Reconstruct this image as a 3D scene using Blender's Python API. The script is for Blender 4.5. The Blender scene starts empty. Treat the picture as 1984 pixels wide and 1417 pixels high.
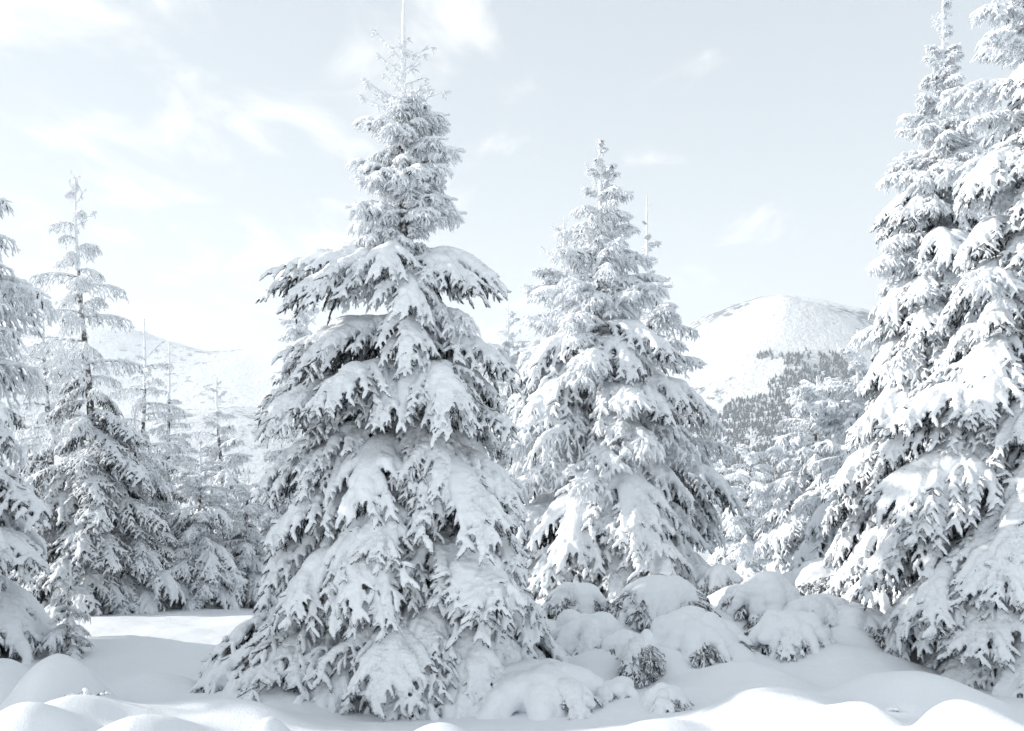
import bpy, math, random
import numpy as np
from mathutils import Matrix, Vector, Euler

# ---------------------------------------------------------------- camera, sky, sun
scene = bpy.context.scene
COL = scene.collection
F = 1929.0            # focal length in photograph pixels
HOR = 870.0           # photograph row of the horizon
CAMZ = 2.0

cam_d = bpy.data.cameras.new('camera')
cam_d.sensor_width = 36.0
cam_d.lens = 36.0 * F / 1984.0
cam_d.shift_y = (HOR - 708.5) / 1984.0
cam_d.clip_start = 0.05
cam_d.clip_end = 40000
cam = bpy.data.objects.new('camera', cam_d)
cam.location = (0, 0, CAMZ)
cam.rotation_euler = (math.radians(90), 0, 0)
COL.objects.link(cam)
scene.camera = cam

SUN_EL = math.radians(22)
SUN_AZ = math.radians(88)      # to the left of the viewing direction
sun_dir = Vector((-math.sin(SUN_AZ) * math.cos(SUN_EL), math.cos(SUN_AZ) * math.cos(SUN_EL), math.sin(SUN_EL)))
sun_d = bpy.data.lights.new('sun', 'SUN')
sun_d.energy = 3.0
sun_d.angle = math.radians(0.55)
sun_d.color = (1.0, 0.965, 0.92)
sun = bpy.data.objects.new('sun', sun_d)
sun.rotation_euler = (-sun_dir).to_track_quat('-Z', 'Y').to_euler()
sun.location = sun_dir * 50
COL.objects.link(sun)

world = bpy.data.worlds.new('World')
scene.world = world
world.use_nodes = True
nt = world.node_tree
nt.nodes.clear()
def N(t, nodes=None, **kw):
    n = (nodes or nt.nodes).new(t)
    for k, v in kw.items():
        setattr(n, k, v)
    return n
out = N('ShaderNodeOutputWorld')
bg = N('ShaderNodeBackground')
bg.inputs['Strength'].default_value = 0.15
sky = N('ShaderNodeTexSky', sky_type='NISHITA')
sky.sun_disc = False
sky.sun_elevation = SUN_EL
sky.sun_rotation = -SUN_AZ
sky.altitude = 1300
sky.air_density = 1.0
sky.dust_density = 0.1
sky.ozone_density = 1.0
hsv = N('ShaderNodeHueSaturation')
hsv.inputs['Saturation'].default_value = 0.50
hsv.inputs['Value'].default_value = 1.79
hsv.inputs['Hue'].default_value = 0.486
gm = N('ShaderNodeGamma'); gm.inputs['Gamma'].default_value = 0.38     # thin high veil: evens the clear-sky gradient
nt.links.new(sky.outputs[0], gm.inputs['Color'])
nt.links.new(gm.outputs[0], hsv.inputs['Color'])
# thin clouds: noise on a flat cloud deck seen along the view ray
tc = N('ShaderNodeTexCoord')
sep = N('ShaderNodeSeparateXYZ')
nt.links.new(tc.outputs['Generated'], sep.inputs[0])
addz = N('ShaderNodeMath', operation='ADD'); addz.inputs[1].default_value = 0.10
nt.links.new(sep.outputs['Z'], addz.inputs[0])
mx = N('ShaderNodeMath', operation='MAXIMUM'); mx.inputs[1].default_value = 0.03
nt.links.new(addz.outputs[0], mx.inputs[0])
dx = N('ShaderNodeMath', operation='DIVIDE'); dy = N('ShaderNodeMath', operation='DIVIDE')
nt.links.new(sep.outputs['X'], dx.inputs[0]); nt.links.new(mx.outputs[0], dx.inputs[1])
nt.links.new(sep.outputs['Y'], dy.inputs[0]); nt.links.new(mx.outputs[0], dy.inputs[1])
cmb = N('ShaderNodeCombineXYZ')
nt.links.new(dx.outputs[0], cmb.inputs[0]); nt.links.new(dy.outputs[0], cmb.inputs[1])
mp = N('ShaderNodeMapping'); mp.inputs['Scale'].default_value = (1.6, 0.9, 1); mp.inputs['Rotation'].default_value = (0, 0, 0.25)
mp.inputs['Location'].default_value = (5.3, 2.2, 0)
nt.links.new(cmb.outputs[0], mp.inputs[0])
cn = N('ShaderNodeTexNoise'); cn.inputs['Scale'].default_value = 2.0; cn.inputs['Detail'].default_value = 9
cn.inputs['Roughness'].default_value = 0.56; cn.inputs['Distortion'].default_value = 0.5
nt.links.new(mp.outputs[0], cn.inputs['Vector'])
# cloud cover thins out away from the sun's side of the sky
big = N('ShaderNodeMath', operation='MULTIPLY_ADD'); big.inputs[1].default_value = -0.20; big.inputs[2].default_value = -0.04
nt.links.new(sep.outputs['X'], big.inputs[0])
cl = N('ShaderNodeMath', operation='ADD')
nt.links.new(cn.outputs['Fac'], cl.inputs[0]); nt.links.new(big.outputs[0], cl.inputs[1])
ramp = N('ShaderNodeMapRange'); ramp.interpolation_type = 'SMOOTHSTEP'
ramp.inputs['From Min'].default_value = 0.49; ramp.inputs['From Max'].default_value = 0.71
ramp.inputs['To Min'].default_value = 0; ramp.inputs['To Max'].default_value = 0.85
nt.links.new(cl.outputs[0], ramp.inputs['Value'])
cmix = N('ShaderNodeMix', data_type='RGBA')
cloud_gain = N('ShaderNodeMix', data_type='RGBA', blend_type='MULTIPLY')
CLOUD_RGB = (4.0, 4.06, 4.1, 1)
cmix.inputs['B'].default_value = CLOUD_RGB
nt.links.new(ramp.outputs[0], cmix.inputs['Factor'])
nt.links.new(hsv.outputs[0], cmix.inputs['A'])
nt.links.new(cmix.outputs['Result'], bg.inputs['Color'])
nt.links.new(bg.outputs[0], out.inputs['Surface'])

scene.view_settings.view_transform = 'Standard'
scene.view_settings.look = 'None'
scene.view_settings.gamma = 1.0
scene.view_settings.use_curve_mapping = False
scene.view_settings.exposure = 0.95
cy = scene.cycles
cy.use_denoising = True
cy.max_bounces = 8
cy.diffuse_bounces = 6
cy.glossy_bounces = 1
cy.transmission_bounces = 1
cy.volume_bounces = 1
cy.use_adaptive_sampling = True
cy.adaptive_threshold = 0.02
cy.caustics_reflective = False
cy.caustics_refractive = False

# ---------------------------------------------------------------- helpers
def at(px, py, d):
    """A point d metres ahead of the camera seen at photograph pixel (px, py)."""
    return Vector(((px - 992.0) / F * d, d, CAMZ - (py - HOR) / F * d))

def _hash(ix, iy, seed):
    h = (ix.astype(np.int64) * 374761393 + iy.astype(np.int64) * 668265263 + seed * 1442695041) & 0x7fffffff
    h = ((h ^ (h >> 13)) * 1274126177) & 0x7fffffff
    return ((h ^ (h >> 16)) & 0xffff) / 65535.0
def vnoise(x, y, seed=0):
    x = np.asarray(x, float); y = np.asarray(y, float)
    ix = np.floor(x); iy = np.floor(y)
    fx = x - ix; fy = y - iy
    fx = fx * fx * fx * (fx * (fx * 6 - 15) + 10); fy = fy * fy * fy * (fy * (fy * 6 - 15) + 10)
    a = _hash(ix, iy, seed); b = _hash(ix + 1, iy, seed); c = _hash(ix, iy + 1, seed); d = _hash(ix + 1, iy + 1, seed)
    return (a * (1 - fx) + b * fx) * (1 - fy) + (c * (1 - fx) + d * fx) * fy - 0.5
def fbm(x, y, octs=5, seed=0, gain=0.5):
    r = 0; a = 1.0
    for i in range(octs):
        r = r + a * vnoise(x, y, seed + i * 17)
        x = x * 2.03 + 3.1; y = y * 2.03 + 1.7; a *= gain
    return r

class Buf:
    def __init__(s):
        s.v = []; s.f = {3: [], 4: []}; s.m = {3: [], 4: []}; s.n = 0
    def add(s, v, f, mat=0):
        v = np.asarray(v, np.float32).reshape(-1, 3); f = np.asarray(f, np.int32)
        s.v.append(v); s.f[f.shape[1]].append(f + s.n); s.m[f.shape[1]].append(np.full(len(f), mat, np.int32))
        s.n += len(v)
    def mesh(s, name, mats, smooth=True):
        me = bpy.data.meshes.new(name)
        if s.n:
            V = np.concatenate(s.v)
            loops = []; sizes = []; mi = []
            for k in (3, 4):
                if s.f[k]:
                    a = np.concatenate(s.f[k]); loops.append(a.ravel()); sizes.append(np.full(len(a), k, np.int32)); mi.append(np.concatenate(s.m[k]))
            loops = np.concatenate(loops); sizes = np.concatenate(sizes); mi = np.concatenate(mi)
            me.vertices.add(len(V)); me.vertices.foreach_set('co', V.ravel())
            me.loops.add(len(loops)); me.loops.foreach_set('vertex_index', loops)
            me.polygons.add(len(sizes))
            me.polygons.foreach_set('loop_start', np.concatenate([[0], np.cumsum(sizes)[:-1]]).astype(np.int32))
            me.polygons.foreach_set('material_index', mi)
            me.polygons.foreach_set('use_smooth', np.full(len(sizes), smooth, bool))
            me.update(calc_edges=True)
        for m in mats:
            me.materials.append(m)
        return me

def norm(a):
    return a / np.maximum(np.linalg.norm(a, axis=-1, keepdims=True), 1e-9)

def tubes(buf, P, R, S=6, mat=0, jit=0.0, rng=None):
    """P (M,K,3) centre lines, R (M,K) radii -> closed-tip tubes."""
    P = np.asarray(P, float); R = np.asarray(R, float)
    M, K = R.shape
    T = norm(np.gradient(P, axis=1))
    ref = np.zeros_like(T); ref[..., 2] = 1
    alt = np.abs(T[..., 2]) > 0.93
    ref[alt] = (1, 0, 0)
    A = norm(np.cross(T, ref)); B = np.cross(A, T)
    ang = np.arange(S) / S * 2 * np.pi
    r = np.repeat(R[:, :, None], S, 2)
    if jit:
        r = r * (1 + jit * rng.uniform(-1, 1, r.shape))
    V = P[:, :, None, :] + r[..., None] * (np.cos(ang)[None, None, :, None] * A[:, :, None, :] + np.sin(ang)[None, None, :, None] * B[:, :, None, :])
    tip = P[:, -1] + T[:, -1] * R[:, -1:] * 0.8
    V = np.concatenate([V.reshape(M, K * S, 3), tip[:, None, :]], 1)
    i = np.arange(K - 1)[:, None] * S; j = np.arange(S)[None, :]; j2 = (j + 1) % S
    q = np.stack([i + j, i + j2, i + S + j2, i + S + j], -1).reshape(-1, 4)
    o = (K - 1) * S
    c = np.stack([o + np.arange(S), o + (np.arange(S) + 1) % S, np.full(S, K * S)], -1)
    off = (np.arange(M) * (K * S + 1))[:, None, None]
    base = buf.n
    buf.add(V, (q[None] + off).reshape(-1, 4), mat)
    cc = (c[None] + off).reshape(-1, 3) + base
    buf.f[3].append(cc.astype(np.int32)); buf.m[3].append(np.full(len(cc), mat, np.int32))

def _ico(sub):
    import bmesh
    bm = bmesh.new(); bmesh.ops.create_icosphere(bm, subdivisions=sub, radius=1)
    v = np.array([x.co[:] for x in bm.verts]); f = np.array([[l.index for l in x.verts] for x in bm.faces]); bm.free()
    return v, f
ICO2 = _ico(2); ICO3 = _ico(3)

def blob_mesh(name, centres, radii, voxel, smooth, mats, extra=None, sf=0.5, grain=0.0):
    """Ellipsoids melted into one smooth snow mass (voxel remesh + smoothing)."""
    b = Buf()
    c = np.asarray(centres, float); r = np.asarray(radii, float)
    if r.ndim == 1: r = np.repeat(r[:, None], 3, 1)
    v, f = ICO2
    V = c[:, None, :] + v[None] * r[:, None, :]
    b.add(V, (f[None] + (np.arange(len(c)) * len(v))[:, None, None]).reshape(-1, 3))
    if extra is not None:
        tubes(b, extra[0], extra[1], 8)
    me = b.mesh('tmp', [])
    ob = bpy.data.objects.new('tmp', me); COL.objects.link(ob)
    m = ob.modifiers.new('r', 'REMESH'); m.mode = 'VOXEL'; m.voxel_size = voxel; m.use_smooth_shade = True
    if smooth:
        s = ob.modifiers.new('s', 'SMOOTH'); s.factor = sf; s.iterations = smooth
    dg = bpy.context.evaluated_depsgraph_get()
    res = bpy.data.meshes.new_from_object(ob.evaluated_get(dg))
    bpy.data.objects.remove(ob); bpy.data.meshes.remove(me)
    res.name = name
    if grain:
        nv = len(res.vertices); co = np.empty(nv * 3, np.float32); no = np.empty(nv * 3, np.float32)
        res.vertices.foreach_get('co', co); res.vertices.foreach_get('normal', no)
        co = co.reshape(-1, 3); no = no.reshape(-1, 3); g_ = np.random.default_rng(nv)
        amp = grain * (0.4 + 1.6 * np.clip(vnoise(co[:, 0] * 9 + co[:, 2] * 5, co[:, 1] * 9 - co[:, 2] * 4, 51) + 0.5, 0, 1) ** 2)
        co = co + no * (g_.normal(0, 1, nv) * amp)[:, None]
        res.vertices.foreach_set('co', co.astype(np.float32).ravel()); res.update()
    res.materials.clear()
    for m in mats: res.materials.append(m)
    res.polygons.foreach_set('use_smooth', np.ones(len(res.polygons), bool))
    return res

def joined(name, meshes, mats):
    """One mesh holding several, each with the material slot of its place in the list unless it has several slots."""
    b = Buf()
    for me in meshes:
        V = np.empty(len(me.vertices) * 3, np.float32); me.vertices.foreach_get('co', V); V = V.reshape(-1, 3)
        L = np.empty(len(me.loops), np.int32); me.loops.foreach_get('vertex_index', L)
        ls = np.empty(len(me.polygons), np.int32); me.polygons.foreach_get('loop_start', ls)
        lt = np.empty(len(me.polygons), np.int32); me.polygons.foreach_get('loop_total', lt)
        mi = np.empty(len(me.polygons), np.int32); me.polygons.foreach_get('material_index', mi)
        lut = np.array([mats.index(m) for m in me.materials])
        mi = lut[mi]
        n0 = b.n; b.v.append(V); b.n += len(V)
        for k in (3, 4):
            s = lt == k
            if s.any():
                b.f[k].append(L[ls[s][:, None] + np.arange(k)] + n0); b.m[k].append(mi[s])
    return b.mesh(name, mats)

def link(name, me, parent=None, **props):
    o = bpy.data.objects.new(name, me); COL.objects.link(o)
    if parent is not None: o.parent = parent
    for k, v in props.items(): o[k] = v
    return o
def empty(name, loc, label, category, group=None):
    o = bpy.data.objects.new(name, None); COL.objects.link(o)
    o.location = loc; o.empty_display_size = 0.2
    o['label'] = label; o['category'] = category
    if group: o['group'] = group
    return o

# ---------------------------------------------------------------- materials
def new_mat(name):
    m = bpy.data.materials.new(name); m.use_nodes = True
    t = m.node_tree; b = t.nodes['Principled BSDF']
    return m, t, b
def noise(t, scale, detail=4, rough=0.55, coord='Object', dist=0.0, vec=None):
    n = t.nodes.new('ShaderNodeTexNoise')
    n.inputs['Scale'].default_value = scale; n.inputs['Detail'].default_value = detail; n.inputs['Roughness'].default_value = rough
    n.inputs['Distortion'].default_value = dist
    if vec is None:
        c = t.nodes.new('ShaderNodeTexCoord'); vec = c.outputs[coord]
    t.links.new(vec, n.inputs['Vector'])
    return n
def mathn(t, op, a, b=None, c=None):
    n = t.nodes.new('ShaderNodeMath'); n.operation = op
    for i, v in enumerate((a, b, c)):
        if v is None: continue
        if isinstance(v, (int, float)): n.inputs[i].default_value = v
        else: t.links.new(v, n.inputs[i])
    return n.outputs[0]
def smooth(t, v, lo, hi, a=0.0, b=1.0):
    n = t.nodes.new('ShaderNodeMapRange'); n.interpolation_type = 'SMOOTHSTEP'
    n.inputs['From Min'].default_value = lo; n.inputs['From Max'].default_value = hi
    n.inputs['To Min'].default_value = a; n.inputs['To Max'].default_value = b
    t.links.new(v, n.inputs['Value'])
    return n.outputs[0]
def mixc(t, fac, a, b):
    n = t.nodes.new('ShaderNodeMix'); n.data_type = 'RGBA'
    if isinstance(fac, (int, float)): n.inputs['Factor'].default_value = fac
    else: t.links.new(fac, n.inputs['Factor'])
    for s, v in (('A', a), ('B', b)):
        if isinstance(v, tuple): n.inputs[s].default_value = v + (1,)
        else: t.links.new(v, n.inputs[s])
    return n.outputs['Result']
def bump(t, b, height, strength, dist):
    n = t.nodes.new('ShaderNodeBump'); n.inputs['Strength'].default_value = strength; n.inputs['Distance'].default_value = dist
    t.links.new(height, n.inputs['Height']); t.links.new(n.outputs[0], b.inputs['Normal'])
def up(t):
    g = t.nodes.new('ShaderNodeNewGeometry'); s = t.nodes.new('ShaderNodeSeparateXYZ')
    t.links.new(g.outputs['Normal'], s.inputs[0]); return s.outputs['Z']

SNOWC = (0.885, 0.91, 0.935)
DARK = (0.017, 0.027, 0.034)
def mk_snow(name, fine, fstr, fd, lump=0.0):
    m, t, b = new_mat(name)
    n1 = noise(t, fine, 5, 0.65)
    n2 = noise(t, 1.3, 2)
    col = mixc(t, n2.outputs['Fac'], (0.865, 0.895, 0.93), (0.905, 0.925, 0.945))
    t.links.new(col, b.inputs['Base Color'])
    b.inputs['Roughness'].default_value = 0.65
    b.inputs['Specular IOR Level'].default_value = 0.25
    h = n1.outputs['Fac']
    if lump:
        h = mathn(t, 'MULTIPLY_ADD', noise(t, 11, 3, 0.5).outputs['Fac'], lump, h)
    bump(t, b, h, fstr, fd)
    return m
M_SNOW = mk_snow('snow_powder', 55, 0.45, 0.012, 2.5)
M_GROUND = mk_snow('snow_field', 75, 0.55, 0.010, 1.6)

# rime-coated twigs: white where snow lies on top, needles showing through underneath and in flecks
m, t, b = new_mat('rimed_needles'); M_RIME = m
uz = up(t)
n1 = noise(t, 70, 4, 0.7); n2 = noise(t, 9, 2)
f = mathn(t, 'MULTIPLY_ADD', uz, 0.30, n1.outputs['Fac'])
f = mathn(t, 'MULTIPLY_ADD', n2.outputs['Fac'], 0.35, f)
f = smooth(t, f, 0.46, 0.80)
t.links.new(mixc(t, f, (0.026, 0.040, 0.048), SNOWC), b.inputs['Base Color'])
b.inputs['Roughness'].default_value = 0.75; b.inputs['Specular IOR Level'].default_value = 0.2
bump(t, b, n1.outputs['Fac'], 0.7, 0.012)

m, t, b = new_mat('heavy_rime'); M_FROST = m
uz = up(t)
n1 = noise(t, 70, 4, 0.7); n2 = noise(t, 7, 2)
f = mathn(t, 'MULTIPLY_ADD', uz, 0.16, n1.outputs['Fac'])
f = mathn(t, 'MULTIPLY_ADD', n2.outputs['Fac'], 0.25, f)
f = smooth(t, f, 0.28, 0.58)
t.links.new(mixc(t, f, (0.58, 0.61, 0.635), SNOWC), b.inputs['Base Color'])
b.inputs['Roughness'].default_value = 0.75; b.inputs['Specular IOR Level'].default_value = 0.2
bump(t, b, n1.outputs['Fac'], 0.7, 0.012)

m, t, b = new_mat('spruce_needles'); M_NEEDLE = m
n1 = noise(t, 25, 3, 0.6)
t.links.new(mixc(t, smooth(t, n1.outputs['Fac'], 0.50, 0.70), DARK, (0.50, 0.53, 0.55)), b.inputs['Base Color'])
b.inputs['Roughness'].default_value = 0.8; b.inputs['Specular IOR Level'].default_value = 0.15

m, t, b = new_mat('spruce_bark'); M_BARK = m
n1 = noise(t, 22, 5, 0.7); n2 = noise(t, 5, 3)
f = smooth(t, mathn(t, 'MULTIPLY_ADD', n2.outputs['Fac'], 0.5, n1.outputs['Fac']), 0.66, 0.86)
c = mixc(t, n1.outputs['Fac'], (0.035, 0.034, 0.034), (0.11, 0.105, 0.10))
t.links.new(mixc(t, f, c, SNOWC), b.inputs['Base Color'])
b.inputs['Roughness'].default_value = 0.9
bump(t, b, n1.outputs['Fac'], 0.8, 0.02)

# far slopes: windblown snow with scree and scrub showing
m, t, b = new_mat('mountain_snow'); M_MOUNT = m
g = t.nodes.new('ShaderNodeNewGeometry')
n1 = noise(t, 0.024, 9, 0.74, vec=g.outputs['Position']); n2 = noise(t, 0.0022, 3, 0.5, vec=g.outputs['Position'])
n3 = noise(t, 0.06, 4, 0.6, vec=g.outputs['Position'])
f = mathn(t, 'MULTIPLY_ADD', n2.outputs['Fac'], 0.75, n1.outputs['Fac'])
f = smooth(t, f, 0.93, 1.03, 0.0, 0.85)
t.links.new(mixc(t, f, (0.82, 0.85, 0.88), (0.11, 0.13, 0.15)), b.inputs['Base Color'])
b.inputs['Roughness'].default_value = 0.8; b.inputs['Specular IOR Level'].default_value = 0.1
bump(t, b, mathn(t, 'ADD', n1.outputs['Fac'], n3.outputs['Fac']), 0.9, 16.0)

m, t, b = new_mat('far_wood'); M_WOOD = m
g = t.nodes.new('ShaderNodeNewGeometry')
n1 = noise(t, 0.35, 3, 0.6, vec=g.outputs['Position'])
uz = up(t)
f = smooth(t, mathn(t, 'MULTIPLY_ADD', uz, 0.35, n1.outputs['Fac']), 0.56, 0.90)
t.links.new(mixc(t, f, (0.045, 0.060, 0.070), (0.62, 0.66, 0.70)), b.inputs['Base Color'])
b.inputs['Roughness'].default_value = 0.9; b.inputs['Specular IOR Level'].default_value = 0.1

# ---------------------------------------------------------------- near ground
MOUNDS = []   # x, y, rx, ry, rot, z_top
def mound(px, py, d, hw, ry, rot=0.0, q=1.0):
    p = at(px, py, d)
    MOUNDS.append((p.x, p.y, hw / F * d, ry, math.radians(rot), p.z, q))
mound(120, 1262, 7.0, 125, .55, 12)
mound(-40, 1280, 7.3, 120, .6)
mound(190, 1338, 6.3, 170, .5, 18)
mound(60, 1352, 5.9, 150, .45, 10)
mound(330, 1298, 8.0, 150, .6, -8)
mound(560, 1297, 7.7, 190, .75, -18)
mound(420, 1348, 6.6, 190, .55, 15)
mound(515, 1384, 5.9, 62, .3)
mound(250, 1402, 5.6, 190, .5, -12)
mound(860, 1398, 5.4, 190, .45, 4)
mound(640, 1408, 5.9, 150, .4)
mound(1600, 1258, 8.2, 230, .8, 8)
mound(1440, 1285, 7.6, 190, .7, -10)
mound(1760, 1296, 7.0, 190, .6, -8)
mound(1500, 1330, 6.4, 230, .6, 6)
mound(1655, 1352, 6.0, 100, .5, 40)
mound(1905, 1352, 5.5, 190, .55, 10)
mound(1290, 1395, 6.0, 150, .4)
mound(1180, 1368, 7.2, 120, .45)
mound(1520, 1195, 9.6, 120, .6)
mound(1060, 1240, 8.6, 120, .5)
mound(1310, 1250, 8.3, 170, .6, 12)
mound(1640, 1160, 10.6, 150, .7)
mound(1240, 1165, 10.4, 170, .7)
mound(1420, 1130, 11.0, 160, .7)
mound(1560, 1100, 12.3, 160, .8)
mound(1700, 1190, 9.2, 110, .6)
mound(1100, 1150, 11.0, 150, .7)
mound(380, 1225, 10.6, 120, .5)
mound(240, 1208, 11.2, 130, .5)
for q in ((1170, 1268, 8.0, 100), (1290, 1262, 8.0, 110), (1410, 1242, 8.2, 110), (1100, 1322, 7.5, 110), (1235, 1352, 7.2, 100), (1480, 1216, 8.9, 110), (1575, 1222, 8.7, 100),
          (1400, 1182, 9.5, 120), (1200, 1198, 9.3, 120), (1330, 1150, 10.5, 110), (1060, 1195, 9.6, 120), (1500, 1145, 10.6, 120), (1650, 1205, 8.9, 90)):
    mound(q[0], q[1], q[2], q[3], 0.5)
# snow swells round the buried bushes
mound(1045, 1326, 7.52, 187, 0.64)
mound(1140, 1222, 8.92, 120, 0.49)
mound(1208, 1247, 8.52, 82, 0.32)
mound(1245, 1261, 8.12, 51, 0.19)
mound(1345, 1224, 8.72, 157, 0.62)
mound(1118, 1150, 10.22, 90, 0.42)
mound(1280, 1149, 9.82, 127, 0.57)
mound(1348, 1114, 12.22, 60, 0.34)
mound(1395, 1113, 11.82, 54, 0.29)
mound(1490, 1145, 9.92, 112, 0.51)
mound(1590, 1182, 9.52, 112, 0.49)
mound(1530, 1210, 8.82, 112, 0.45)
mound(1620, 1114, 11.62, 127, 0.68)
mound(1290, 1349, 7.12, 72, 0.23)
mound(1195, 1336, 7.42, 72, 0.24)
mound(1665, 1201, 9.22, 97, 0.41)

def base_ground(x, y):
    z = 0.085 * np.clip(8.0 - y, 0, 9.0)
    z = z - 0.11 * np.maximum(y - 11.6, 0) ** 1.12 - 0.010 * np.minimum(np.maximum(np.abs(x) - 9, 0), 200) ** 1.3
    z = z + 0.10 * fbm(x * 0.45, y * 0.45, 3, 5) + 0.035 * fbm(x * 1.3 + 5, y * 1.3, 2, 9) + 0.013 * fbm(x * 3.2, y * 5.5, 3, 13)
    return z
def ground(x, y, warp=True):
    x = np.asarray(x, float); y = np.asarray(y, float)
    wx = x + 0.30 * vnoise(x * 1.1, y * 1.1, 31) + 0.05 * vnoise(x * 3.7, y * 3.7, 33)
    wy = y + 0.45 * vnoise(x * 1.0 + 9, y * 1.0, 37) + 0.06 * vnoise(x * 3.3, y * 3.3 + 4, 39)
    z = base_ground(x, y)
    k = 0.05
    acc = np.exp(np.clip(z / k, -200, 200) - 0)  # smooth maximum
    zs = [z]
    for (mx_, my_, rx, ry, rot, zt, q) in MOUNDS:
        c, s = math.cos(rot), math.sin(rot)
        u = ((wx - mx_) * c + (wy - my_) * s) / rx; v = (-(wx - mx_) * s + (wy - my_) * c) / ry
        r2 = u * u + v * v
        g0 = base_ground(np.array(mx_), np.array(my_))
        h = zt - float(g0)
        r1 = np.sqrt(r2) / 1.38
        prof = np.where(r1 < 1, 0.5 + 0.5 * np.cos(np.pi * np.minimum(r1, 1)), 0) ** 0.85 - 0.12 * r1
        zs.append(z + h * np.maximum(prof, -1.0))
    Z = np.stack(zs); mxz = Z.max(0)
    return mxz + k * np.log(np.exp((Z - mxz) / k).sum(0)) - 0.01

def grid_mesh(name, xs, ys, zf, mats):
    X, Y = np.meshgrid(xs, ys)
    Z = zf(X, Y)
    nx, ny = len(xs), len(ys)
    b = Buf()
    i = np.arange(ny - 1)[:, None] * nx + np.arange(nx - 1)[None, :]
    q = np.stack([i, i + 1, i + nx + 1, i + nx], -1).reshape(-1, 4)
    b.add(np.stack([X, Y, Z], -1), q)
    return b.mesh(name, mats)
xs = np.concatenate([-np.geomspace(900, 28, 22), np.linspace(-26, -6, 50)[:-1], np.linspace(-6, 6, 340), np.linspace(6, 26, 50)[1:], np.geomspace(28, 900, 22)])
ys = np.concatenate([-np.geomspace(900, 9, 26), np.linspace(-8, 3.5, 24)[:-1], np.linspace(3.5, 12, 300)[:-1], np.linspace(12, 46, 110)])
gme = grid_mesh('snow_ground', xs, ys, ground, [M_GROUND])
link('snow_ground', gme, kind='structure')
def gz(x, y):
    return float(ground(np.array([x]), np.array([y]))[0])

# ---------------------------------------------------------------- far terrain
def gauss(x, y, cx, cy, sx, sy, rot=0):
    c, s = math.cos(rot), math.sin(rot)
    u = ((x - cx) * c + (y - cy) * s) / sx; v = (-(x - cx) * s + (y - cy) * c) / sy
    return u, v
def valley(x, y):
    z = -6 - 0.16 * np.minimum(np.maximum(y - 40, 0), 900) + 0.03 * np.maximum(y - 940, 0)
    z = z - 0.04 * np.maximum(np.abs(x) - 60, 0) * np.exp(-y / 900)
    z = np.maximum(z, -150 + 0.02 * y)
    z = z + 30 * fbm(x / 420, y / 420, 5, 70) * np.clip((y - 60) / 500, 0, 1)
    return z
PK = (925.0, 3600.0)      # summit of the right-hand mountain
def mountain(x, y):
    dx_ = x - PK[0]; dy_ = y - PK[1]
    # broad rounded dome; a spur comes down towards the viewer
    rr = np.sqrt((dx_ / 817.0) ** 2 + (dy_ / np.where(dy_ < 0, 1200.0, 1300.0)) ** 2)
    z = 652.0 * np.exp(-rr ** 2) - 120.0
    # spur
    t_ = np.clip(-dy_ / 1500.0, 0, 1)
    sx = PK[0] - 50 - 260 * t_
    w = 190 + 170 * t_
    spur = 175 * np.clip((t_ - 0.10) / 0.42, 0, 1) ** 1.6 * np.clip((1 - t_) / 0.4, 0, 1) * np.exp(-np.sqrt(((x - sx) / w) ** 2 + 0.03))
    z = z + spur
    z = z + 34 * fbm(x / 300, y / 300, 6, 11, 0.52) * np.clip(rr * 1.6, 0.10, 1) - 80 * np.clip(rr - 1.6, 0, 3) - 120 * np.clip((1950 - y) / 400, 0, 1.2)
    return z
def ridge(x, y):
    # long hazy ridge to the left
    base = 625 + 50 * np.sin(x / 420 + 0.9) + 30 * np.sin(x / 160 + 2)
    z = base * np.exp(-((y - 5200) / 1050.0) ** 2 * 1.0)
    lo = 175 * np.exp(-(((x + 950) / 620) ** 2 + ((y - 3000) / 620) ** 2))
    z = np.maximum(z, 0) + lo + 40 * fbm(x / 350, y / 350, 6, 41) - 60
    z = z - 260 * np.clip((x - 900) / 900, 0, 1) - 190 * np.clip((2700 - y) / 700, 0, 1)
    return z
me = grid_mesh('valley_floor', np.linspace(-5200, 5200, 180), np.concatenate([np.geomspace(28, 600, 60)[:-1], np.linspace(600, 9000, 110)]), valley, [M_MOUNT])
link('valley_floor', me, kind='structure')
me = grid_mesh('snowy_mountain', np.linspace(-900, 2700, 260), np.linspace(1500, 5600, 260), mountain, [M_MOUNT])
link('snowy_mountain', me, kind='structure')
me = grid_mesh('distant_ridge', np.linspace(-5200, 2200, 260), np.linspace(1900, 7800, 200), ridge, [M_MOUNT])
link('distant_ridge', me, kind='structure')

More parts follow.
